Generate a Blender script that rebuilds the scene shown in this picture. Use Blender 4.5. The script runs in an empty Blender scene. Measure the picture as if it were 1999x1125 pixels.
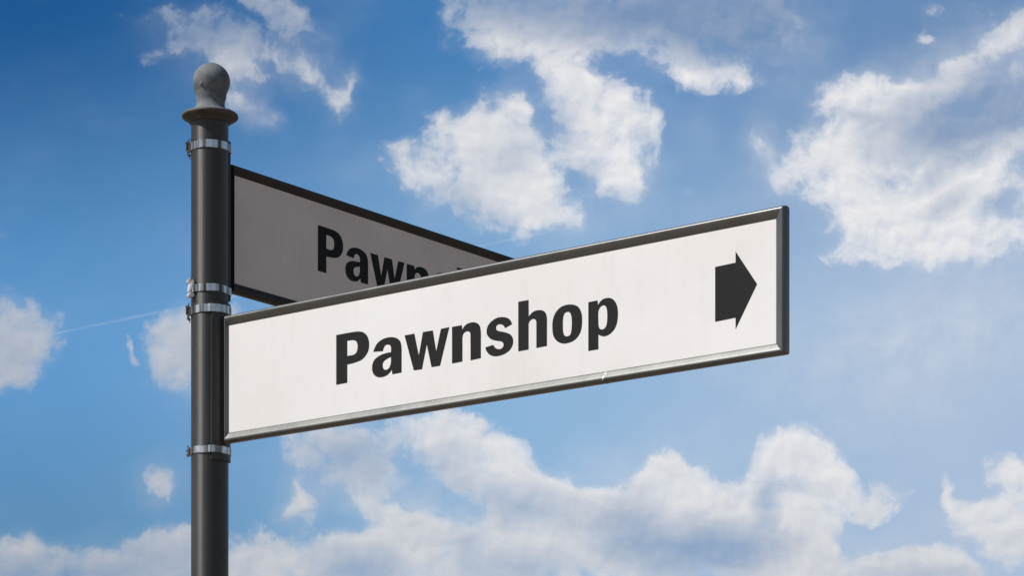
import bpy, bmesh, math
from mathutils import Vector, Matrix

# ------------------------------------------------------------------ basics
F, CX, HY = 5490.0, 999.5, 1916.0      # focal length, centre column and horizon row (photo pixels)
CAMZ = 1.6
AX, AY = -0.6147, 5.72                 # axis of the post
R_POLE = 0.038
scene = bpy.context.scene
col = scene.collection

def link(o, parent=None):
    col.objects.link(o)
    if parent: o.parent = parent
    return o

def tag(o, label=None, cat=None, group=None, kind=None):
    if label: o['label'] = label
    if cat: o['category'] = cat
    if group: o['group'] = group
    if kind: o['kind'] = kind
    return o

def obj(name, bm, mat, parent=None, smooth=None):
    me = bpy.data.meshes.new(name)
    bmesh.ops.recalc_face_normals(bm, faces=bm.faces)
    if smooth is not None:
        ang = math.radians(smooth)
        for f in bm.faces: f.smooth = True
        for e in bm.edges:
            if len(e.link_faces) == 2 and e.calc_face_angle(0) > ang: e.smooth = False
    bm.to_mesh(me); bm.free()
    me.materials.append(mat)
    return link(bpy.data.objects.new(name, me), parent)

# ------------------------------------------------------------------ materials
def nodes_of(name):
    m = bpy.data.materials.new(name); m.use_nodes = True
    nt = m.node_tree; b = nt.nodes['Principled BSDF']
    return m, nt, b

def N(nt, typ, **kw):
    n = nt.nodes.new(typ)
    for k, v in kw.items(): setattr(n, k, v)
    return n

def noise(nt, scale, detail=5, rough=.55, vec=None, stretch=None):
    n = N(nt, 'ShaderNodeTexNoise'); n.inputs['Scale'].default_value = scale
    n.inputs['Detail'].default_value = detail; n.inputs['Roughness'].default_value = rough
    if vec is None:
        vec = N(nt, 'ShaderNodeTexCoord').outputs['Object']
    if stretch:
        mp = N(nt, 'ShaderNodeMapping'); mp.inputs['Scale'].default_value = stretch
        nt.links.new(vec, mp.inputs['Vector']); vec = mp.outputs['Vector']
    nt.links.new(vec, n.inputs['Vector'])
    return n.outputs['Fac']

def ramp(nt, fac, stops):
    r = N(nt, 'ShaderNodeValToRGB')
    el = r.color_ramp.elements
    while len(el) < len(stops): el.new(.5)
    for e, (p, c) in zip(el, stops):
        e.position = p; e.color = (*c, 1) if len(c) == 3 else c
    nt.links.new(fac, r.inputs['Fac'])
    return r.outputs['Color']

def g(v): return (v, v, v)

def mixc(nt, fac, a, b, blend='MIX'):
    m = N(nt, 'ShaderNodeMix', data_type='RGBA', blend_type=blend)
    for sock, v in ((m.inputs[0], fac), (m.inputs[6], a), (m.inputs[7], b)):
        if isinstance(v, (int, float)): sock.default_value = v
        elif isinstance(v, tuple): sock.default_value = (*v, 1)
        else: nt.links.new(v, sock)
    return m.outputs[2]

def bump(nt, b, h, strength, dist):
    bp = N(nt, 'ShaderNodeBump'); bp.inputs['Strength'].default_value = strength
    bp.inputs['Distance'].default_value = dist
    nt.links.new(h, bp.inputs['Height']); nt.links.new(bp.outputs['Normal'], b.inputs['Normal'])

def setv(b, **kw):
    for k, v in kw.items():
        s = b.inputs[k.replace('_', ' ')]
        s.default_value = (*v, 1) if isinstance(v, tuple) else v

def mat_painted(name, base, dirt, rough, wear=.45, streak=1, spec=.5):
    m, nt, b = nodes_of(name)
    n1 = noise(nt, 9, 6, .6, stretch=(1, 1, .35))
    c = mixc(nt, ramp(nt, n1, [(wear, g(0)), (wear + .3, g(1))]), base, dirt)
    spots = ramp(nt, noise(nt, 160, 3, .6), [(.68, g(0)), (.78, g(.6))])
    if streak < 1: c = mixc(nt, spots, c, tuple(min(1, x * 1.9) for x in dirt))
    nt.links.new(c, b.inputs['Base Color'])
    r = N(nt, 'ShaderNodeMapRange'); r.inputs['To Min'].default_value = rough - .07; r.inputs['To Max'].default_value = rough + .12
    nt.links.new(noise(nt, 22, 4), r.inputs['Value']); nt.links.new(r.outputs[0], b.inputs['Roughness'])
    h = mixc(nt, .8, noise(nt, 420, 3), noise(nt, 105, 3, .6, stretch=(1, 1, streak)))
    bump(nt, b, h, .42 if streak < 1 else .05, .0016)
    setv(b, Specular_IOR_Level=spec)
    return m

M_pole = mat_painted('post_paint', (.023, .025, .023), (.044, .043, .038), .46, streak=.012, spec=.75)
_nt = M_pole.node_tree; _b = _nt.nodes['Principled BSDF']
_tg = _nt.nodes.new('ShaderNodeTangent'); _tg.direction_type = 'RADIAL'; _tg.axis = 'Z'
_nt.links.new(_tg.outputs[0], _b.inputs['Tangent'])
_b.inputs['Anisotropic'].default_value = .75; _b.inputs['Anisotropic Rotation'].default_value = .25
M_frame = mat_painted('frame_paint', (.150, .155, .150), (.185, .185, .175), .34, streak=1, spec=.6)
M_frame_shaded = mat_painted('shaded_frame_paint', (.034, .030, .028), (.05, .044, .038), .42, streak=1, spec=.22)  # same frame paint, darkened to carry the shade on the rear sign
M_frame.node_tree.nodes['Principled BSDF'].inputs['Metallic'].default_value = .65

def mat_cast():
    m, nt, b = nodes_of('weathered_cast_metal')
    n1 = noise(nt, 38, 7, .62)
    c = ramp(nt, n1, [(.30, (.075, .085, .095)), (.48, (.125, .14, .155)), (.68, (.18, .195, .205))])
    li = ramp(nt, noise(nt, 55, 5, .7, stretch=(1.3, 1, 1)), [(.60, g(0)), (.70, g(.7))])
    c = mixc(nt, li, c, (.24, .24, .15))
    nt.links.new(c, b.inputs['Base Color']); setv(b, Roughness=.72)
    bump(nt, b, noise(nt, 230, 5, .7), .5, .0015)
    return m
M_cast = mat_cast()

def mat_collar():
    m, nt, b = nodes_of('rusty_cast_metal')
    tc = N(nt, 'ShaderNodeTexCoord').outputs['Object']
    sp = N(nt, 'ShaderNodeSeparateXYZ'); nt.links.new(tc, sp.inputs[0])
    # rust collects on the rim and the underside of the flange
    lo = N(nt, 'ShaderNodeMapRange'); lo.inputs['From Min'].default_value = .006; lo.inputs['From Max'].default_value = -.001
    nt.links.new(sp.outputs['Z'], lo.inputs['Value'])
    r = ramp(nt, noise(nt, 42, 6, .65), [(.34, (.04, .04, .04)), (.52, (.062, .056, .05)), (.66, (.12, .08, .055)), (.80, (.085, .083, .08))])
    c = mixc(nt, lo.outputs[0], (.15, .16, .17), r)
    nt.links.new(c, b.inputs['Base Color']); setv(b, Roughness=.7)
    bump(nt, b, noise(nt, 260, 5, .7), .45, .0012)
    return m
M_collar = mat_collar()

def mat_steel(name='stainless_band', base=(.80, .77, .73), reflection_stain=(.20, .145, .10), rough=.24):
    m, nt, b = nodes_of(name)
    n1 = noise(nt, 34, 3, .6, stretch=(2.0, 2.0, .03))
    c = ramp(nt, n1, [(.38, tuple(x * .6 for x in reflection_stain)), (.47, tuple((x + y * .8) / 2 for x, y in zip(base, reflection_stain))), (.53, base), (.66, tuple(x * 1.2 for x in base))])  # vertical brown and white streaks are band reflections put into the colour
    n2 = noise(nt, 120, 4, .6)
    c = mixc(nt, ramp(nt, n2, [(.55, g(0)), (.75, g(.6))]), c, reflection_stain)
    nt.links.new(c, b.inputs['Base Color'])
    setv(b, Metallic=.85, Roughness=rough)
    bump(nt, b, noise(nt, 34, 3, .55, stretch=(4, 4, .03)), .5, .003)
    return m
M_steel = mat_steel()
M_buckle = mat_steel('stained_steel', (.36, .32, .30), (.16, .10, .08), .38)
M_bright = mat_steel('bright_steel', (.80, .79, .78), (.55, .48, .42), .42)
M_bright.node_tree.nodes['Principled BSDF'].inputs['Metallic'].default_value = .6

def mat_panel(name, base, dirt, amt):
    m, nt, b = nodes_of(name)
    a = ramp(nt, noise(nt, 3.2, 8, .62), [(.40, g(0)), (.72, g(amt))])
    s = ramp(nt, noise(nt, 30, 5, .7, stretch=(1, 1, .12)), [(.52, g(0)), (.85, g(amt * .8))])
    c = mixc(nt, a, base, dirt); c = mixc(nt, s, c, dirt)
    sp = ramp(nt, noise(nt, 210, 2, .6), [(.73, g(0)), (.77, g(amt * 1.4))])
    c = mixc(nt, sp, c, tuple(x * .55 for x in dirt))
    nt.links.new(c, b.inputs['Base Color'])
    setv(b, Roughness=.42, Specular_IOR_Level=.35)
    bump(nt, b, noise(nt, 5, 2), .08, .01)
    return m
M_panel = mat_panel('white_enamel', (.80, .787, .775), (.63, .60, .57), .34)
M_panel_shaded = mat_panel('shade_toned_enamel', (.84, .73, .64), (.60, .50, .42), .60)  # same white enamel, base colour warmed to imitate its tone in shade

def mat_letter():
    m, nt, b = nodes_of('black_lettering')
    c = mixc(nt, noise(nt, 60, 4), (.014, .014, .014), (.021, .020, .020))
    nt.links.new(c, b.inputs['Base Color']); setv(b, Roughness=.6, Specular_IOR_Level=.12)
    return m
M_letter = mat_letter()

def mat_paving():
    m, nt, b = nodes_of('warm_paving')
    tc = N(nt, 'ShaderNodeTexCoord').outputs['Object']
    br = N(nt, 'ShaderNodeTexBrick'); nt.links.new(tc, br.inputs['Vector'])
    br.inputs['Scale'].default_value = 2.5
    br.inputs['Color1'].default_value = (.24, .175, .125, 1); br.inputs['Color2'].default_value = (.19, .145, .105, 1)
    br.inputs['Mortar'].default_value = (.08, .068, .055, 1); br.inputs['Mortar Size'].default_value = .012
    c = mixc(nt, ramp(nt, noise(nt, .7, 8, .6), [(.35, g(0)), (.7, g(.5))]), br.outputs['Color'], (.17, .135, .105))
    nt.links.new(c, b.inputs['Base Color']); setv(b, Roughness=.85)
    bump(nt, b, noise(nt, 40, 6), .3, .01)
    return m
M_paving = mat_paving()

# ------------------------------------------------------------------ ground
bm = bmesh.new()
S = 4000
vs = [bm.verts.new((x, y, 0)) for x, y in ((-S, -S), (S, -S), (S, S), (-S, S))]
bm.faces.new(vs)
tag(obj('pavement', bm, M_paving), kind='structure')

# ------------------------------------------------------------------ helpers for round things
def lathe(bm, prof, n=96, cx=0, cy=0):
    rings = []
    for r, z in prof:
        if r < 1e-6: rings.append([bm.verts.new((cx, cy, z))])
        else: rings.append([bm.verts.new((cx + r * math.cos(2 * math.pi * k / n), cy + r * math.sin(2 * math.pi * k / n), z)) for k in range(n)])
    for a, b in zip(rings, rings[1:]):
        for k in range(n):
            k2 = (k + 1) % n
            if len(a) == 1 and len(b) == 1: continue
            if len(a) == 1: bm.faces.new((a[0], b[k], b[k2]))
            elif len(b) == 1: bm.faces.new((a[k], b[0], a[k2]))
            else: bm.faces.new((a[k], b[k], b[k2], a[k2]))

def spline(pts, seg=8):
    """pts: (x, y) smooth or (x, y, 1) corner, closed outline -> dense point list"""
    n = len(pts); out = []
    for i in range(n):
        p1, p2 = pts[i], pts[(i + 1) % n]
        c1, c2 = len(p1) > 2, len(p2) > 2
        a, b = Vector(p1[:2]), Vector(p2[:2])
        if c1 and c2: out.append(a); continue
        L = (b - a).length
        p0 = Vector(pts[i - 1][:2]); p3 = Vector(pts[(i + 2) % n][:2])
        if not c1:
            d0 = (a - p0).length
            t1 = (b - p0) * (L / max(d0 + L, 1e-6))
        if not c2:
            d3 = (p3 - b).length
            t2 = (p3 - a) * (L / max(d3 + L, 1e-6))
        if c1: t1 = 1.5 * (b - a) - .5 * t2
        if c2: t2 = 1.5 * (b - a) - .5 * t1
        for k in range(seg):
            t = k / seg
            out.append(a * (2 * t**3 - 3 * t**2 + 1) + t1 * (t**3 - 2 * t**2 + t) + b * (-2 * t**3 + 3 * t**2) + t2 * (t**3 - t**2))
    return out

# ------------------------------------------------------------------ signpost
Z_RIM = 3.3588
post = bpy.data.objects.new('signpost', None); link(post); post.location = (AX, AY, 0)
tag(post, 'dark grey round metal signpost with a ball finial on top, carrying both signs', 'signpost')
bm = bmesh.new()
lathe(bm, [(R_POLE, .02), (R_POLE, 1.2), (R_POLE, 2.2), (R_POLE, Z_RIM - .012), (0, Z_RIM - .012)], 128)
obj('pole', bm, M_pole, post, 40)
bm = bmesh.new()   # base flange on the pavement
lathe(bm, [(.0382, .16), (.047, .155), (.050, .15), (.050, .03), (.058, .022), (.10, .018), (.102, .015), (.102, 0)], 96)
obj('base_flange', bm, M_pole, post, 35)

# finial: ball and neck, then flange
fin_prof = []
zc, rb = .0708, .0378
for k in range(0, 25):
    a = math.pi / 2 - k * math.radians(5.2)
    fin_prof.append((max(0, rb * math.cos(a)), zc + rb * math.sin(a) * (1.0 if a > 0 else 1.05)))
fin_prof += [(.0300, .0375), (.0286, .034), (.0280, .029), (.0288, .023), (.0315, .0165), (.036, .011)]
bm = bmesh.new(); lathe(bm, fin_prof, 96)
for v in bm.verts:   # the knob leans a little and its casting is uneven
    h = max(0, v.co.z - .012)
    v.co.x += .0032 * min(1, h / .03)
    w = .0005 * math.sin(v.co.x * 160 + v.co.z * 90) * math.sin(v.co.y * 140 + 1.3)
    v.co.x += w; v.co.y += w
fin = obj('finial', bm, M_cast, post, 50); fin.location = (0, 0, Z_RIM)
# a small casting blister on the knob
bm = bmesh.new(); bmesh.ops.create_icosphere(bm, subdivisions=3, radius=.0042)
for v in bm.verts: v.co.x *= .8; v.co.z *= 1.3; v.co.y *= .5
bl = obj('casting_blister', bm, M_cast, fin, 60); bl.location = (-.0135, -.0318, .0585)
bm = bmesh.new()
lathe(bm, [(.0345, .013), (.040, .0098), (.047, .0075), (.0535, .0052), (.0566, .0032), (.0575, .0006), (.0568, -.0022),
           (.0545, -.0042), (.049, -.0062), (.0445, -.0090), (.0428, -.0100), (.0424, -.0128), (.0405, -.0145), (.0380, -.0150)], 128)
for v in bm.verts:
    a = math.atan2(v.co.y, v.co.x); r = math.hypot(v.co.x, v.co.y)
    if r > .05:
        k = 1 + .006 * math.sin(3 * a + .6) + .004 * math.sin(7 * a)
        v.co.x *= k; v.co.y *= k
        v.co.z += .0008 * math.sin(2 * a + 2.2)
cl = obj('collar', bm, M_collar, fin, 45)

# ------------------------------------------------------------------ direction signs
FR_PROF = [(.0208, .0047), (.0203, .0054), (.0170, .0071), (.0130, .0094), (.0095, .0113), (.0076, .0121),
           (.0056, .0122), (.0036, .0110), (.0018, .0085), (.0006, .0050), (.0001, .0016)]
FR_PROF = FR_PROF + [(w, -d) for w, d in reversed(FR_PROF)]

def bilerp_frame(bm, s0, s1, z0, z1, wl):
    """mitred frame swept round a rectangle; local x along the sign, local -y its front face"""
    corners = [(s0, z0, 1, 1), (s1, z0, -1, 1), (s1, z1, -1, -1), (s0, z1, 1, -1)]
    rc = .0035
    path = []   # (x, z, inward x, inward z)
    for i, (x, z, dx, dz) in enumerate(corners):
        ks = range(5) if i in (1, 2) else (2,)
        for k in ks:
            if i in (1, 2):
                a = math.radians(90 * k / 4)
                # small rounding of the free corners
                ox, oz = (1 - math.sin(a), 1 - math.cos(a)) if i == 1 else (1 - math.cos(a), 1 - math.sin(a))
                path.append((x, z, dx, dz, ox * rc, oz * rc))
            else: path.append((x, z, dx, dz, 0, 0))
    rings = []
    for (x, z, dx, dz, ox, oz) in path:
        ring = []
        for w, d in FR_PROF:
            f = max(0, 1 - w / .012)
            wx = w * wl if dx > 0 and x == s0 else w
            ring.append(bm.verts.new((x + dx * (wx + ox * f), -d, z + dz * (w + oz * f))))
        rings.append(ring)
    n = len(FR_PROF)
    for i in range(len(rings)):
        a, b = rings[i], rings[(i + 1) % len(rings)]
        for k in range(n - 1):
            bm.faces.new((a[k], b[k], b[k + 1], a[k + 1]))

def shell_bracket(bm, a0, a1, z0, z1, r0, r1, n=40):
    vv = []
    for k in range(n + 1):
        a = a0 + (a1 - a0) * k / n
        c, s = math.cos(a), math.sin(a)
        rr1 = r1 if 0 < k < n else r0 + .0012
        vv.append([bm.verts.new((r * c, r * s, z)) for r, z in ((rr1, z0), (rr1, z1), (r0, z1), (r0, z0))])
    for p, q in zip(vv, vv[1:]):
        for k in range(4): bm.faces.new((p[k], q[k], q[(k + 1) % 4], p[(k + 1) % 4]))
    bm.faces.new(vv[0]); bm.faces.new(list(reversed(vv[-1])))

def band(bm, z, h, ang_shell, half, tilt, seed):
    """flat steel strap that follows the pole and steps out over the bracket shell"""
    n = 160; vv = []
    for k in range(n):
        a = 2 * math.pi * k / n
        d = abs((a - ang_shell + math.pi) % (2 * math.pi) - math.pi)
        t = min(1, max(0, (half + .22 - d) / .22)); t = t * t * (3 - 2 * t)
        r = .0386 + .0043 * t + .00014 * math.sin(11 * a + seed) + .00012 * math.sin(23 * a + seed * 2)
        zz = z + tilt * math.cos(a) + .0003 * math.sin(5 * a + seed)
        c, s = math.cos(a), math.sin(a)
        e = .0004
        vv.append([bm.verts.new((rr * c, rr * s, zz + dz)) for rr, dz in
                   ((r, -h / 2), (r + .0009, -h / 2 + e), (r + .0012, -h / 2 + .0006), (r + .0012, h / 2 - .0006), (r + .0009, h / 2 - e), (r, h / 2))])
    for k in range(n):
        p, q = vv[k], vv[(k + 1) % n]
        for j in range(6): bm.faces.new((p[j], q[j], q[(j + 1) % 6], p[(j + 1) % 6]))

def slab(bm, c, size, rot=None, bev=.0006):
    r = bmesh.ops.create_cube(bm, size=1)
    vs = r['verts']
    for v in vs: v.co = Vector((v.co.x * size[0], v.co.y * size[1], v.co.z * size[2]))
    es = list({e for v in vs for e in v.link_edges})
    rb_ = bmesh.ops.bevel(bm, geom=es, offset=bev, segments=2, affect='EDGES')
    allv = list({v for f in rb_['faces'] for v in f.verts} | {v for v in vs if v.is_valid})
    M = Matrix.Translation(c) @ (rot or Matrix())
    for v in allv: v.co = M @ v.co

def tube(bm, p0, p1, r, n=16):
    d = (p1 - p0); L = d.length
    M = Matrix.Translation((p0 + p1) / 2) @ d.to_track_quat('Z', 'Y').to_matrix().to_4x4()
    bmesh.ops.create_cone(bm, cap_ends=True, segments=n, radius1=r, radius2=r, depth=L, matrix=M)

def buckle(name, ang, z, style, mat, parent):
    """band clamp lock; built at angle 0 and turned round the post"""
    bm = bmesh.new()
    R = .0405
    R = .0402
    if style == 'ears':      # folded strap end held under two hammered ears
        slab(bm, Vector((R + .0020, 0, 0)), (.0030, .017, .020), Matrix.Rotation(math.radians(8), 4, 'Z'))
        slab(bm, Vector((R + .0042, .004, .0085)), (.0030, .011, .0060), Matrix.Rotation(math.radians(-18), 4, 'Y'))
        slab(bm, Vector((R + .0042, .003, -.0085)), (.0034, .010, .0055), Matrix.Rotation(math.radians(22), 4, 'Y'))
        slab(bm, Vector((R + .0062, -.004, .001)), (.0016, .008, .014), Matrix.Rotation(math.radians(-25), 4, 'Z'))
        tube(bm, Vector((R + .0055, -.001, .010)), Vector((R + .0085, 0, .0105)), .0022)
        tube(bm, Vector((R + .0012, -.0060, -.0145)), Vector((R + .0040, .0050, -.0150)), .0030)
        slab(bm, Vector((R + .0006, .000, -.0190)), (.0016, .007, .009), Matrix.Rotation(math.radians(14), 4, 'Y'))
        slab(bm, Vector((R + .0016, .002, .0150)), (.0018, .006, .0060), Matrix.Rotation(math.radians(-24), 4, 'Y'))
        tube(bm, Vector((R + .0050, .0010, -.0010)), Vector((R + .0082, .0010, -.0010)), .0034, 6)
    elif style == 'large':   # wide bright lock with a rolled lip and a curled tail below
        slab(bm, Vector((R + .0020, 0, .004)), (.0032, .020, .024), Matrix.Rotation(math.radians(4), 4, 'Z'))
        slab(bm, Vector((R + .0046, -.002, .0015)), (.0028, .014, .014), Matrix.Rotation(math.radians(-10), 4, 'Y'))
        tube(bm, Vector((R + .0042, -.0100, .0148)), Vector((R + .0042, .0060, .0185)), .0036, 20)
        tube(bm, Vector((R + .0020, -.0085, -.0128)), Vector((R + .0036, .0065, -.0135)), .0052, 20)
        slab(bm, Vector((R + .0030, .0075, .0065)), (.0050, .0024, .021), Matrix.Rotation(math.radians(12), 4, 'X'))
    else:
        slab(bm, Vector((R + .0020, 0, 0)), (.0032, .015, .018), Matrix.Rotation(math.radians(-6), 4, 'Z'))
        tube(bm, Vector((R + .0040, -.0060, -.0070)), Vector((R + .0040, .0070, -.0076)), .0030)
        slab(bm, Vector((R + .0035, .001, .0095)), (.0022, .009, .0060), Matrix.Rotation(math.radians(20), 4, 'Y'))
        tube(bm, Vector((R + .0030, 0, .002)), Vector((R + .0070, 0, .002)), .0026)
    o = obj(name, bm, mat, parent, 35)
    o.location = (0, 0, z); o.rotation_euler = (0, 0, ang)
    return o

# ---- the word, traced as outlines: (scale, x origin, y origin, [outlines]) in photo pixels
P_ = (9.375, 650, 640, [[(62,137,1),(300,93),(400,77),(480,71),(545,82),(610,130),(650,210),(662,300),(650,410),(600,510),(520,590),(400,640),(330,660),(262,675,1),(262,1008,1),(62,1047,1)],
      [(262,240,1),(340,230),(390,231),(430,255),(450,300),(453,360),(445,420),(420,468),(375,498),(320,510),(262,520,1)]])
a_ = (11.72, 720, 650, [[(105,435,1),(130,365),(180,265),(260,185),(360,130),(460,105),(560,103),(640,125),(700,170),(735,240),(748,340),(750,500,1),(750,910,1),(540,950,1),(525,840,1),(490,900),(430,960),(350,1003),(250,1020),(170,1000),(110,945),(82,870),(78,780),(95,690),(140,610),(215,545),(310,495),(420,462),(510,445,1),(512,350),(500,305),(470,275),(420,270),(375,290),(345,340),(322,420,1)],
      [(508,552,1),(430,590),(360,640),(325,690),(318,760),(335,820),(375,850),(425,840),(470,800),(500,720),(510,640)]])
w_ = (11.25, 785, 630, [[(55,285,1),(270,245,1),(368,730,1),(460,210,1),(675,175,1),(750,640,1),(855,140,1),(1035,103,1),(833,950,1),(648,980,1),(543,475,1),(437,1025,1),(258,1052,1)]])
n_ = (11.72, 870, 620, [[(148,218,1),(370,178,1),(382,285,1),(430,205),(500,145),(580,118),(650,112),(720,132),(775,185),(797,260),(805,360),(805,500,1),(805,930,1),(572,982,1),(570,420,1),(560,350),(520,318),(470,322),(420,355),(390,420),(383,500,1),(383,1010,1),(148,1055,1)]])
s_ = (12.5, 940, 610, [[(745,290,1),(720,220),(670,160),(590,125),(500,117),(400,130),(300,180),(210,260),(150,350),(128,450),(140,550),(190,620),(270,670),(370,695),(460,705),(515,730),(540,780),(530,840),(490,885),(430,902),(360,885),(320,850),(290,795,1),(95,860,1),(120,940),(180,1020),(270,1065),(360,1073),(460,1055),(580,1005),(690,920),(755,810),(772,700),(755,610),(700,540),(610,500),(510,475),(420,460),(370,430),(355,380),(370,325),(415,295),(470,290),(530,315),(575,385,1)]])
h_ = (10.045, 1000, 580, [[(120,95,1),(320,60,1),(322,385,1),(370,330),(430,280),(500,262),(580,262),(640,295),(670,360),(680,440),(680,550,1),(680,960,1),(475,1000,1),(475,520,1),(468,465),(440,435),(400,432),(355,460),(328,500),(320,540,1),(320,1030,1),(120,1068,1)]])
o_ = (12.5, 1070, 590, [[(440,72),(540,60),(640,70),(730,115),(795,210),(825,330),(828,460),(820,600),(790,730),(730,840),(640,930),(530,985),(400,1012),(280,990),(185,920),(130,820),(110,700),(105,570),(120,430),(160,310),(225,205),(325,115)],
      [(480,237),(525,250),(560,310),(577,400),(580,560),(570,700),(545,790),(500,830),(445,838),(400,815),(370,740),(360,600),(362,430),(380,320),(420,258)]])
p_ = (9.7875, 1140, 575, [[(85,150,1),(260,115,1),(268,210,1),(310,140),(370,90),(450,68),(520,75),(590,130),(635,230),(648,370),(635,520),(590,650),(510,745),(430,790),(370,800),(310,785),(275,765,1),(275,1048,1),(85,1082,1)],
      [(272,400),(275,330),(295,270),(330,225),(375,207),(415,225),(440,290),(447,380),(445,500),(430,590),(400,645),(350,672),(305,660),(282,610),(274,520)]])
ar_ = (3.309, 1360, 380, [[(120,468,1),(252,440,1),(252,368,1),(390,578,1),(252,868,1),(252,795,1),(120,822,1)]])

DF = Vector((.7913, -.6114, 0)); AF = math.atan2(DF.y, DF.x)
DB = Vector((.6112, .7915, 0)); AB = math.atan2(DB.y, DB.x)
FACE = .0045     # panel face in front of the sign's middle plane
def to_face(px, py, face=FACE):
    """photo pixel -> (distance along the front sign, height) on its panel face"""
    nx, ny = DF.y, -DF.x                      # face normal (towards the viewer)
    if nx * 0 + ny * -1 < 0: nx, ny = -nx, -ny
    ox, oy = AX + nx * face, AY + ny * face
    k = (px - CX) / F
    s = (k * oy - ox) / (DF.x - k * DF.y)
    y = oy + s * DF.y
    return s, CAMZ + (HY - py) / F * y

def glyph_mesh(name, glyphs, fn, depth, parent, mat):
    cu = bpy.data.curves.new(name + '_outline', 'CURVE'); cu.dimensions = '2D'; cu.fill_mode = 'BOTH'; cu.extrude = depth / 2
    for sc, x0, y0, outs in glyphs:
        for o in outs:
            pts = [fn(x0 + p.x / sc, y0 + p.y / sc) for p in spline(o)]
            sp = cu.splines.new('POLY'); sp.points.add(len(pts) - 1)
            for q, (s, z) in zip(sp.points, pts): q.co = (s, z, 0, 1)
            sp.use_cyclic_u = True
    tmp = bpy.data.objects.new('tmp', cu)
    col.objects.link(tmp)
    me = bpy.data.meshes.new_from_object(tmp.evaluated_get(bpy.context.evaluated_depsgraph_get()))
    bpy.data.objects.remove(tmp); bpy.data.curves.remove(cu)
    for v in me.vertices: v.co = Vector((v.co.x, -FACE - depth / 2 - v.co.z + .0001, v.co.y))
    me.name = name; me.materials.clear(); me.materials.append(mat)
    me.update()
    return link(bpy.data.objects.new(name, me), parent)

def direction_sign(ang, s0, s1, z0, z1, label, frame_mat, panel_mat, glyphs, arrow, fn, shell, bands):
    root = bpy.data.objects.new('direction_sign', None); link(root)
    root.location = (AX, AY, 0); root.rotation_euler = (0, 0, ang)
    tag(root, label, 'sign', 'direction signs on the signpost')
    bm = bmesh.new(); bilerp_frame(bm, s0, s1, z0, z1, .30)
    obj('frame', bm, frame_mat, root, 50)
    bm = bmesh.new()      # panel: one thin board sitting inside the frame
    slab(bm, Vector(((s0 + s1) / 2, 0, (z0 + z1) / 2)), (s1 - s0 - .008, FACE * 2, z1 - z0 - .030), None, .0004)
    obj('panel', bm, panel_mat, root)
    glyph_mesh('lettering', glyphs, fn, .0006, root, M_letter)
    if arrow: glyph_mesh('arrow', arrow, fn, .0006, root, M_letter)
    bm = bmesh.new()
    ha = math.radians(43.5)
    shell_bracket(bm, -ha, ha, shell[0], shell[1], .0384, .0424)
    slab(bm, Vector((.046, 0, (z0 + z1) / 2)), (.012, .012, z1 - z0 - .012), None, .0008)
    obj('mounting_bracket', bm, M_pole, root, 35)
    for (z, h, tilt, style, bang, mat, seed) in bands:
        bm = bmesh.new(); band(bm, z, h, 0, ha, tilt, seed)
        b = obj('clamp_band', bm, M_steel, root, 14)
        buckle('buckle', bang - ang, z, style, mat, b)
    return root

def frame_joint(root, s, z0):
    bm = bmesh.new()
    vv = []
    for ds, k in ((-.0014, .0), (-.0006, .0003), (.0004, .0004), (.0014, .0)):
        vv.append([bm.verts.new((s + ds + .25 * w, -(d + k), z0 + w - (k if w < .003 else 0))) for w, d in FR_PROF[:17]])
    for p, q in zip(vv, vv[1:]):
        for a in range(16): bm.faces.new((p[a], q[a], q[a + 1], p[a + 1]))
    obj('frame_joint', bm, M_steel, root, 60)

R = math.radians
front = direction_sign(AF, .0505, 1.381, 2.6868, 2.9457,
    'white sign in full sunlight reading Pawnshop with a black arrow pointing right', M_frame, M_panel,
    [P_, a_, w_, n_, s_, h_, o_, p_], [ar_], to_face, (2.654, 2.975),
    [(2.9607, .0165, .0005, 'ears', R(-172), M_buckle, 1.0), (2.6757, .0148, -.0004, 'plain', R(-174), M_buckle, 4.0)])

frame_joint(front, .992, 2.6865)

def fn_back(px, py):
    s, z = to_face(px, py)
    t = s - .3458                  # this sign's word is set a touch wider than the front one
    return .3251 + t * (.94 + .245 * t), z + .342 + .03 * t * t

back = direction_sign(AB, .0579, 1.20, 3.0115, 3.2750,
    'grey shaded sign reading Pawnshop, partly hidden behind the sunlit white sign', M_frame_shaded, M_panel_shaded,
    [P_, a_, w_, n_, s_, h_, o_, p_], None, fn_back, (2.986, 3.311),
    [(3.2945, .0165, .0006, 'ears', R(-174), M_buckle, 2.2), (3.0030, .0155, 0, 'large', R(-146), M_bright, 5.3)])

# ------------------------------------------------------------------ camera
cam = bpy.data.cameras.new('camera'); co = bpy.data.objects.new('camera', cam); link(co)
co.location = (0, 0, CAMZ); co.rotation_euler = (math.pi / 2, 0, 0)
cam.sensor_width = 36; cam.lens = 36 * F / 1999
cam.shift_y = (HY - 562.5) / 1999; cam.shift_x = 0
cam.clip_end = 20000
scene.camera = co

# ------------------------------------------------------------------ sun
EL, AZ = R(48), R(18)
S_ = Vector((-math.cos(EL) * math.cos(AZ), -math.cos(EL) * math.sin(AZ), math.sin(EL)))
sun = bpy.data.lights.new('sun', 'SUN'); sun.energy = 4.6; sun.angle = R(.5); sun.color = (1, .955, .90)
so = bpy.data.objects.new('sun', sun); link(so)
so.rotation_euler = S_.to_track_quat('Z', 'Y').to_euler(); so.location = (-10, -1, 12)

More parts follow.
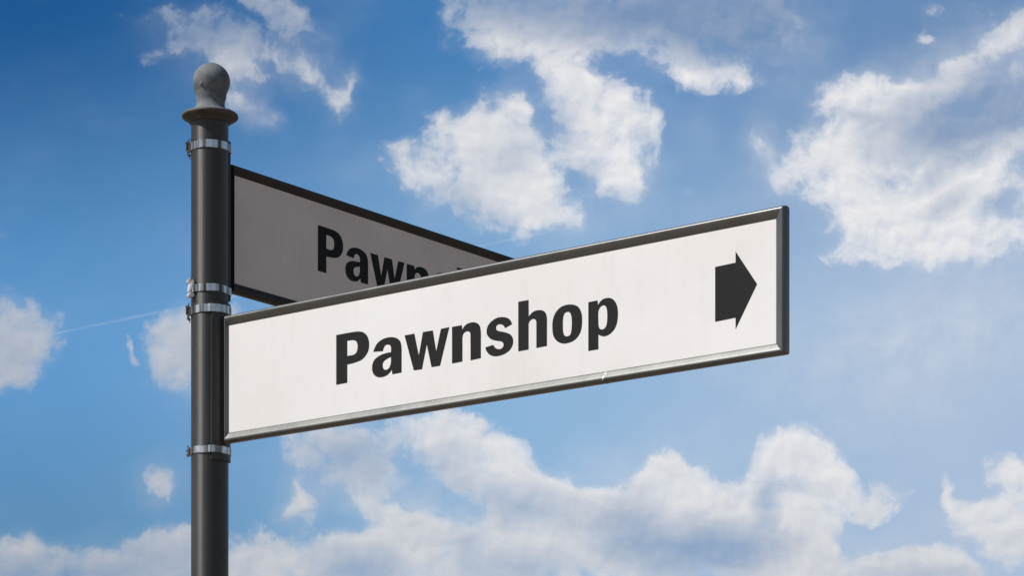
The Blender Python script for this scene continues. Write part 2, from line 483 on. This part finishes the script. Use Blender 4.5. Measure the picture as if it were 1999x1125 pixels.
# ------------------------------------------------------------------ world: Nishita sky + cumulus in sky directions
wd = bpy.data.worlds.new('World'); scene.world = wd; wd.use_nodes = True
nt = wd.node_tree; nt.nodes.clear()
L = nt.links.new
out = N(nt, 'ShaderNodeOutputWorld'); bg = N(nt, 'ShaderNodeBackground'); L(bg.outputs[0], out.inputs[0])
STR = .1
bg.inputs['Strength'].default_value = STR
sky = N(nt, 'ShaderNodeTexSky', sky_type='NISHITA', sun_disc=False)
sky.sun_elevation = EL; sky.sun_rotation = math.atan2(S_.x, S_.y)
sky.air_density = 1.0; sky.dust_density = .6; sky.ozone_density = 2.0

def M(op, a, b=None, c=None, clamp=False):
    n = N(nt, 'ShaderNodeMath', operation=op, use_clamp=clamp)
    for i, v in enumerate((a, b, c)):
        if v is None: continue
        if isinstance(v, (int, float)): n.inputs[i].default_value = v
        else: L(v, n.inputs[i])
    return n.outputs[0]
def VM(op, a, b=None, s=None):
    n = N(nt, 'ShaderNodeVectorMath', operation=op)
    for i, v in ((0, a), (1, b)):
        if v is None: continue
        if isinstance(v, tuple): n.inputs[i].default_value = v
        else: L(v, n.inputs[i])
    if s is not None:
        if isinstance(s, (int, float)): n.inputs['Scale'].default_value = s
        else: L(s, n.inputs['Scale'])
    return n.outputs[0]
def SS(v, a, b):
    n = N(nt, 'ShaderNodeMapRange', interpolation_type='SMOOTHSTEP'); L(v, n.inputs['Value'])
    n.inputs['From Min'].default_value = a; n.inputs['From Max'].default_value = b
    return n.outputs[0]
def TN(vec, scale, detail=6, rough=.55, typ='FBM'):
    n = N(nt, 'ShaderNodeTexNoise', noise_dimensions='3D'); L(vec, n.inputs['Vector'])
    n.inputs['Scale'].default_value = scale; n.inputs['Detail'].default_value = detail; n.inputs['Roughness'].default_value = rough
    return n

tc = N(nt, 'ShaderNodeTexCoord'); D = tc.outputs['Generated']
sp = N(nt, 'ShaderNodeSeparateXYZ'); L(D, sp.inputs[0])
dy = M('MAXIMUM', sp.outputs['Y'], .02)
# Q: bearing and height in the northern sky, in thousandths of the tangent scale
qx = M('MULTIPLY_ADD', M('DIVIDE', sp.outputs['X'], dy), F / 1000, CX / 1000)
qy = M('MULTIPLY_ADD', M('DIVIDE', sp.outputs['Z'], dy), -F / 1000, HY / 1000)
cq = N(nt, 'ShaderNodeCombineXYZ'); L(qx, cq.inputs[0]); L(qy, cq.inputs[1]); Q = cq.outputs[0]

# domain warp for ragged edges
def warp(v, scale, amt, detail):
    n = TN(v, scale, detail, .6)
    return VM('ADD', v, VM('SCALE', VM('SUBTRACT', n.outputs['Color'], (.5, .5, .5)), s=amt))
Q1 = warp(Q, 6.0, .075, 2)
Q2 = warp(Q1, 24, .040, 5)

# cumulus masses: x, y, rx, ry, turn (deg, clockwise), weight
CL = [
 # wisps upper left
 (385,62,92,42,12,1.0),(325,98,50,18,-15,.8),(440,80,60,50,20,1.0),(485,125,38,24,40,.7),(345,40,60,36,10,.6),(420,110,60,30,10,.8),
 (520,8,74,24,20,.9),(562,42,36,42,30,.95),(605,135,60,22,55,.85),(530,100,60,20,25,.8),(645,160,30,14,45,.35),(590,85,44,50,30,.3),
 (682,160,60,15,-68,.75),(655,205,25,18,0,.4),(468,178,50,45,40,.5),(520,232,50,26,10,.3),(0,458,22,26,0,.4),(240,30,14,10,0,.3),
 # top centre
 (950,30,90,80,20,1),(1010,90,70,60,10,1),(1070,40,110,80,0,.8),(1140,60,90,60,0,1),(1190,30,110,60,0,.8),(1290,20,210,95,4,1),(1420,25,150,75,10,.6),
 (1330,110,70,50,35,1),(1385,135,75,42,15,1),(1335,145,30,34,0,.6),(1440,160,70,24,3,.7),(880,10,30,24,0,.4),(1250,90,50,24,20,.5),
 # centre right column
 (1085,120,50,50,20,.7),(1120,170,70,62,30,1),(1180,215,72,70,20,1),(1170,280,90,62,0,1),(1195,340,52,60,0,1),(1110,305,48,34,0,.7),
 (1245,245,44,34,40,.7),(1268,272,26,36,-20,.6),(1252,345,42,52,0,.45),(1150,230,60,70,0,.6),
 # centre cloud
 (1000,205,62,42,-15,.7),(880,240,62,36,0,.75),(960,250,90,60,0,.9),(950,310,95,70,0,1),(1010,290,62,80,0,.8),(930,370,90,60,0,1),
 (1020,370,82,52,20,1),(1075,400,70,46,25,1),(1040,420,70,36,0,.8),(990,430,62,42,0,.5),(905,415,60,40,0,.4),(1115,425,28,26,0,.5),(1005,478,32,30,0,.45),(1060,330,40,50,0,.3),
 (788,325,36,50,-15,.9),(845,330,60,44,0,.45),(1340,378,16,12,0,.35),
 # big right cloud
 (1650,185,52,34,-10,.9),(1615,195,30,24,0,.6),(1705,175,62,40,8,1),(1760,195,70,42,0,1),(1825,175,50,40,-30,.9),(1860,140,44,20,-40,.8),
 (1690,240,80,50,0,.9),(1600,290,64,50,-20,1),(1570,310,30,22,0,.5),(1655,310,90,70,0,1),(1740,290,90,90,0,.62),(1640,365,90,50,0,1),
 (1600,375,40,18,0,.5),(1675,425,84,62,10,1),(1745,400,90,62,0,.8),(1800,440,100,62,-10,1),(1770,490,88,34,4,1),(1690,485,60,30,0,.8),(1640,505,36,22,10,.8),(1645,450,40,26,0,.5),
 (1850,350,100,60,-20,.9),(1880,275,110,46,-35,.55),(1840,250,90,70,0,.5),(1860,420,84,46,-30,.9),(1930,370,74,44,-40,.8),(1960,300,92,34,-40,.7),
 (1985,400,50,60,0,.7),(1935,470,62,34,-20,.9),(1990,460,50,50,0,.7),(1890,505,34,20,20,.7),(1840,510,34,22,0,.5),(1845,530,24,18,0,.3),
 (1940,88,74,22,-30,.85),(1990,50,50,40,-30,.55),(1865,118,56,15,-42,.6),(1900,25,40,24,0,.4),(1940,170,110,80,0,.38),(1980,230,80,60,0,.42),
 (1808,76,20,14,0,.62),(1818,18,26,13,0,.6),(1795,45,10,36,0,.4),(1500,330,40,64,0,.34),(1492,285,22,18,0,.4),(1575,460,24,14,0,.35),
 # left side
 (5,640,85,80,10,1.2),(20,680,82,78,0,1.1),(0,720,70,40,0,.8),
 (345,660,52,48,0,1.1),(375,700,62,60,0,1.1),(355,740,42,40,20,.8),(320,640,30,22,0,.4),(415,650,60,60,0,.9),
 (258,688,10,28,-8,.8),(268,712,14,10,0,.3),(282,742,14,12,0,.25),
 (315,928,28,30,0,.66),(325,962,18,30,0,.5),(295,945,44,16,0,.5),(577,968,18,36,12,.85),(590,1005,26,34,0,.5),(565,985,40,30,0,.3),(500,980,14,14,0,.22),
 (45,1075,62,44,10,1.2),(100,1100,92,44,15,1.2),(180,1112,80,34,18,1.1),(240,1125,70,24,20,1),(10,1110,70,50,0,1),
 (300,1070,72,38,-5,1),(350,1060,66,40,0,1),(310,1105,110,40,0,1),(400,1090,60,50,0,1),
 (510,1068,48,34,10,1.1),(545,1095,40,34,30,1),(485,1100,60,40,0,.9),(470,1120,60,30,0,.9),
 (650,1062,70,36,-5,1.1),(620,1085,60,34,0,.9),(720,1075,60,30,0,.9),(790,1030,60,34,8,1.1),(840,1055,70,42,15,1.1),(770,1090,130,50,0,1),(900,1070,80,50,0,1),(640,1115,110,34,0,1),
 (910,1110,160,50,0,1),(1010,1060,70,46,0,.9),(1060,1090,100,60,0,.9),
 # long bank from under the sign
 (590,875,46,36,0,.7),(570,900,28,24,0,.4),(660,870,84,50,0,.95),(700,920,84,48,10,.9),(735,965,56,48,0,.7),(745,1000,34,34,0,.5),(770,860,80,44,0,1),(765,915,44,28,0,.7),
 (860,845,84,52,15,1.15),(905,880,76,56,10,1),(960,890,70,42,20,1.15),(985,935,66,52,0,1.1),(930,940,84,44,0,.9),(1040,965,62,50,20,1.15),(1090,985,62,40,15,1.1),
 (1010,1000,90,40,0,.9),(1150,980,60,34,0,1.1),(1110,1020,84,50,0,1),(1190,985,40,32,0,1),(1170,1050,90,60,0,1),
 (1285,925,40,34,0,1.15),(1330,925,40,32,0,1.1),(1265,965,62,44,-20,1.1),(1350,960,60,48,20,1.15),(1390,975,56,48,20,1.1),(1290,1010,90,60,0,1),(1400,1020,80,56,0,1.1),
 (1455,975,52,36,-20,1.1),(1450,1020,80,60,0,1),(1240,1070,110,60,0,1),(1350,1080,140,70,0,1),(1480,1080,110,60,0,1),
 (1540,880,62,42,-10,1.2),(1585,885,52,44,20,1.2),(1620,930,42,42,30,1.1),(1510,925,52,40,-30,.9),(1570,950,84,50,0,1),(1470,915,30,20,0,.25),(1645,915,24,18,0,.4),
 (1565,1010,64,64,0,1),(1570,1070,72,60,0,1),(1590,1115,100,40,0,1),(1640,1115,50,28,0,.9),(1640,975,30,20,0,.5),
 (1690,985,44,32,-10,.95),(1742,968,38,30,0,.9),(1715,1005,44,22,0,.7),(1765,995,28,18,0,.35),
 (1795,1092,52,32,-8,1.1),(1735,1105,56,26,-10,1),(1860,1102,60,28,8,1.1),(1800,1120,130,26,0,1),(1905,1118,40,20,10,.9),
 (1845,955,18,42,-20,.9),(1880,990,52,24,12,.85),(1945,985,74,26,0,1),(1975,918,52,30,-10,1.1),(1990,945,44,34,0,.8),(1920,1030,60,24,-8,.9),(1975,1040,64,40,10,1.1),(1985,1080,50,34,0,.9),(1920,1075,24,14,0,.35),
 (1200,1010,90,50,0,.9),(1300,1040,120,60,0,.9),(1420,1060,110,60,0,.9),(1060,1050,110,60,0,.8),(960,1040,90,40,0,.7),(1500,1100,120,50,0,1),(1190,1100,160,60,0,.9),(740,1050,90,40,0,.7),
 (1610,160,26,14,-20,.5),(1985,160,50,50,0,.4),(1600,510,26,14,20,.5),(1905,535,24,14,0,.4),(1345,382,12,8,0,.4),
 # gaps
 (850,978,74,24,5,-.9),(1742,360,40,20,5,-.7),(1900,405,44,26,-40,-.75),(1925,330,50,18,-30,-.35),(1960,395,24,34,-40,-.35),(905,165,60,20,-20,-.4),
 (1055,250,18,80,-10,-.7),(1265,80,50,22,15,-.3),(690,1020,60,20,0,-.35),(1000,130,30,20,0,-.2),(1230,980,18,26,0,-.5),(1730,1045,110,24,0,-.5),(1800,980,30,60,0,-.4),
]
acc = None
for (x, y, rx, ry, rot, w) in CL:
    mp = N(nt, 'ShaderNodeMapping', vector_type='TEXTURE')
    mp.inputs['Location'].default_value = (x / 1000, y / 1000, 0)
    mp.inputs['Rotation'].default_value = (0, 0, R(rot))
    k = 1.52 / 1000
    mp.inputs['Scale'].default_value = (rx * k, ry * k, .8)
    L(Q2, mp.inputs['Vector'])
    gr = N(nt, 'ShaderNodeTexGradient', gradient_type='SPHERICAL'); L(mp.outputs[0], gr.inputs[0])
    t = M('MULTIPLY_ADD', gr.outputs['Fac'], -w * (.78 if w > 0 else 1.0), 1.0)
    acc = t if acc is None else M('MULTIPLY', acc, t)
acc = M('SUBTRACT', 1.0, acc)

# scattered cumulus for the rest of the sky dome
dome = VM('MULTIPLY', D, (1, 1, 2.2))
far = TN(dome, 2.3, 6, .55).outputs['Fac']
far = M('MULTIPLY', M('SUBTRACT', far, .55), 5.0)
inwin = M('MULTIPLY', M('MULTIPLY', SS(qx, -.35, -.10), SS(qx, 2.4, 2.1)), M('MULTIPLY', SS(qy, -.35, -.12), SS(qy, 1.75, 1.3)))
inwin = M('MULTIPLY', inwin, SS(sp.outputs['Y'], .3, .5))
dens = acc

# billow detail, sampled twice for relief lit from the sun's side (upper left)
def billow(off):
    v = VM('ADD', Q1, off)
    a = TN(v, 13, 6, .58).outputs['Fac']
    return a
b0 = billow((0, 0, .3)); b1 = billow((-.010, -.014, .3))
relief = M('SUBTRACT', b0, b1)
fine = TN(VM('ADD', Q2, (0, 0, .7)), 42, 5, .62).outputs['Fac']
broad = TN(VM('ADD', Q1, (0, 0, 2.1)), 6.5, 3, .5).outputs['Fac']
nz = M('MULTIPLY_ADD', M('SUBTRACT', broad, .5), .9, M('MULTIPLY', M('SUBTRACT', b0, .5), 1.25))
edge_s = M('ADD', nz, dens)
lump = TN(VM('ADD', Q1, (0, 0, 4.3)), 30, 3, .55).outputs['Fac']
edge_s = M('MULTIPLY_ADD', M('SUBTRACT', lump, .5), .28, edge_s)
edge = M('MULTIPLY_ADD', M('SUBTRACT', fine, .5), .70, M('MULTIPLY_ADD', M('SUBTRACT', lump, .5), .75, edge_s))
a_hard = SS(edge, .30, .56); a_soft = SS(edge_s, .17, 1.04)
veil = SS(dens, .02, .75)
alpha = M('ADD', M('MULTIPLY', a_hard, .22), M('MULTIPLY', a_soft, .70))
alpha = M('MULTIPLY_ADD', veil, .13, alpha)
alpha = M('MINIMUM', M('MULTIPLY', alpha, SS(dens, .01, .22)), .97)

VE = [  # thin milky veils: x, y, rx, ry, turn, opacity
 (420,90,190,90,15,.42),(590,110,110,90,30,.38),(480,200,80,70,30,.40),(520,235,60,34,0,.28),(1300,20,330,130,5,.65),(1480,60,170,120,0,.5),
 (1050,260,170,150,0,.30),(930,370,170,100,0,.42),(1210,340,120,100,0,.40),(850,330,100,80,0,.45),(1500,310,70,110,0,.34),(1850,300,280,230,0,.5),
 (1900,140,210,120,-20,.55),(1740,210,170,110,0,.35),(700,920,200,120,0,.5),(900,1000,300,90,0,.42),(1250,1000,330,160,0,.55),(1560,1000,130,150,0,.45),
 (1700,1090,260,70,0,.35),(1920,1020,170,110,0,.35),(310,950,80,80,0,.28),(580,990,70,90,0,.34),(360,700,90,120,0,.3),(1700,700,420,260,-10,.22),(1930,620,260,200,0,.22),
 (1050,1090,500,90,0,.4),(250,1100,300,80,0,.3),(1100,440,160,80,0,.25),(670,170,50,90,25,.25),
]
for (x, y, rx, ry, rot, w) in VE:
    mp = N(nt, 'ShaderNodeMapping', vector_type='TEXTURE')
    mp.inputs['Location'].default_value = (x / 1000, y / 1000, 0); mp.inputs['Rotation'].default_value = (0, 0, R(rot))
    mp.inputs['Scale'].default_value = (rx * .0012, ry * .0012, .8); L(Q2, mp.inputs['Vector'])
    gr = N(nt, 'ShaderNodeTexGradient', gradient_type='QUADRATIC_SPHERE'); L(mp.outputs[0], gr.inputs[0])
    t = M('MULTIPLY_ADD', gr.outputs['Fac'], -w, 1.0)
    vacc = t if x == 420 else M('MULTIPLY', vacc, t)
vmod = M('MULTIPLY_ADD', M('SUBTRACT', broad, .5), 1.6, M('MULTIPLY_ADD', M('SUBTRACT', b0, .5), 2.0, 1.0), clamp=False)
vacc = M('MULTIPLY', M('SUBTRACT', 1.0, vacc), M('MAXIMUM', vmod, 0))
alpha = M('SUBTRACT', 1.0, M('MULTIPLY', M('SUBTRACT', 1.0, alpha), M('SUBTRACT', 1.0, M('MINIMUM', vacc, .8))))

SH = [  # broad greyer areas inside the clouds: x, y, rx, ry, turn, weight
 (1250,20,260,80,5,1.1),(1450,40,130,90,0,1),(950,10,130,50,0,.5),(1940,200,140,90,-10,1.1),(1900,240,110,50,-25,.7),(1765,265,90,70,0,.55),(1850,335,90,22,-25,.5),(1840,400,70,22,-30,.35),(1930,410,50,22,-40,.5),(1680,225,50,14,10,.3),(400,60,130,60,0,.5),(560,60,100,80,0,.5),
 (690,900,120,60,0,.75),(870,910,70,40,0,.5),(1010,990,140,44,10,.6),(1230,1010,70,60,0,.5),(1290,1060,130,60,0,.6),(1440,1065,100,44,0,.65),(1500,985,26,60,10,.6),(1380,1100,120,50,0,.7),
 (690,1100,90,36,0,.8),(1000,1110,130,36,0,.5),(910,1060,40,40,0,.4),(300,1100,120,50,0,.5),(60,1115,110,36,0,.7),(200,1125,90,24,0,.4),(1560,960,60,20,0,.3),(1800,1125,130,20,0,.5),(400,70,100,50,0,.4),
 (1010,290,40,50,0,.25),(900,395,60,50,0,.4),(1090,260,40,70,0,.35),(1150,340,40,30,0,.3),(960,420,60,24,0,.3),(20,690,90,80,0,.25),(370,710,80,80,0,.2),(980,330,60,40,0,.15),
]
sh = None
for (x, y, rx, ry, rot, w) in SH:
    mp = N(nt, 'ShaderNodeMapping', vector_type='TEXTURE')
    mp.inputs['Location'].default_value = (x / 1000, y / 1000, 0); mp.inputs['Rotation'].default_value = (0, 0, R(rot))
    mp.inputs['Scale'].default_value = (rx * .0014, ry * .0014, .8); L(Q1, mp.inputs['Vector'])
    gr = N(nt, 'ShaderNodeTexGradient', gradient_type='SPHERICAL'); L(mp.outputs[0], gr.inputs[0])
    sh = M('MULTIPLY', gr.outputs['Fac'], w) if sh is None else M('MULTIPLY_ADD', gr.outputs['Fac'], w, sh)
sh = M('MINIMUM', sh, 1.0)
alpha = M('MULTIPLY', alpha, M('MULTIPLY_ADD', sh, -.38, 1.0))
# cloud tone: lit rims, greyer thick middles
thick = SS(edge_s, .6, 1.15)
tone = M('MULTIPLY_ADD', relief, .9, .93)
tone = M('MULTIPLY_ADD', thick, -.12, tone)
tone = M('MULTIPLY_ADD', sh, -.85, tone)
tone = M('MINIMUM', M('MAXIMUM', tone, 0), 1)

def lin(r, g_, b_):
    f = lambda c: ((c / 255 + .055) / 1.055) ** 2.4 if c > 10 else c / 255 / 12.92
    return tuple(f(c) / STR for c in (r, g_, b_))
def mix_lin(fac, a, b): return mixc(nt, fac, a, b)
lit = mix_lin(SS(qx, .0, 1.3), lin(194, 198, 205), lin(238, 237, 238))
lit = mix_lin(M('MULTIPLY', SS(qy, .80, 1.15), .75), lit, lin(209, 211, 215))
lit = mix_lin(M('MULTIPLY', M('MULTIPLY', SS(qx, .9, -.1), SS(qy, .5, 1.1)), .8), lit, lin(184, 186, 194))
lit = mix_lin(M('MULTIPLY', SS(qy, .16, -.05), .55), lit, lin(176, 184, 196))
cloud = mix_lin(tone, lin(138, 156, 184), lit)
cloud.node.clamp_result = False

# clear-sky tint across the northern sky (deep to the west and high up, milky to the east)
ux = SS(qx, -.1, 1.9)
left = mix_lin(SS(qy, -.05, .72), lin(28, 86, 144), lin(96, 152, 205))
left = mix_lin(SS(qy, .68, 1.05), left, lin(92, 142, 184))
mid = mix_lin(SS(qy, -.05, .75), lin(66, 126, 184), lin(140, 180, 217))
right = mix_lin(SS(qy, -.05, .65), lin(102, 138, 182), lin(166, 188, 216))
c1 = mix_lin(SS(qx, .0, 1.15), left, mid)
c2 = mix_lin(SS(qx, .9, 1.9), c1, right)
clear = c2
hz = TN(VM('MULTIPLY', Q1, (1, 1.8, 1)), 2.6, 4, .5).outputs['Fac']
clear = mixc(nt, M('MULTIPLY', SS(hz, .42, .80), M('MULTIPLY_ADD', ux, .30, .06)), clear, lin(186, 200, 222))
base = mixc(nt, alpha, clear, cloud)
# thin old contrail
lx = M('MULTIPLY_ADD', qx, .2066, M('SUBTRACT', qy, .6736))
lw = M('MULTIPLY_ADD', qx, .001, .0016)
ct = M('SUBTRACT', 1, SS(M('ABSOLUTE', lx), .0002, .0044))
ct = M('MULTIPLY', ct, M('MULTIPLY', SS(qx, .07, .13), SS(qx, 1.10, 1.04)))
ct = M('MULTIPLY', ct, M('MULTIPLY_ADD', TN(Q, 22, 4).outputs['Fac'], .7, -.17))
base = mixc(nt, ct, base, lin(190, 205, 225))
L(base, bg.inputs['Color'])
# the rest of the dome: Nishita sky with scattered cumulus
bg2 = N(nt, 'ShaderNodeBackground'); bg2.inputs['Strength'].default_value = STR
dim = VM('SCALE', sky.outputs[0], s=.72)
L(mixc(nt, M('MULTIPLY', SS(far, .1, .9), .8), dim, lin(186, 188, 194)), bg2.inputs['Color'])
ms = N(nt, 'ShaderNodeMixShader'); L(inwin, ms.inputs[0]); L(bg2.outputs[0], ms.inputs[1]); L(bg.outputs[0], ms.inputs[2])
L(ms.outputs[0], out.inputs[0])

# ------------------------------------------------------------------ colour management
scene.view_settings.view_transform = 'Standard'; scene.view_settings.look = 'None'
scene.view_settings.exposure = 0; scene.view_settings.gamma = 1
scene.cycles.use_denoising = True
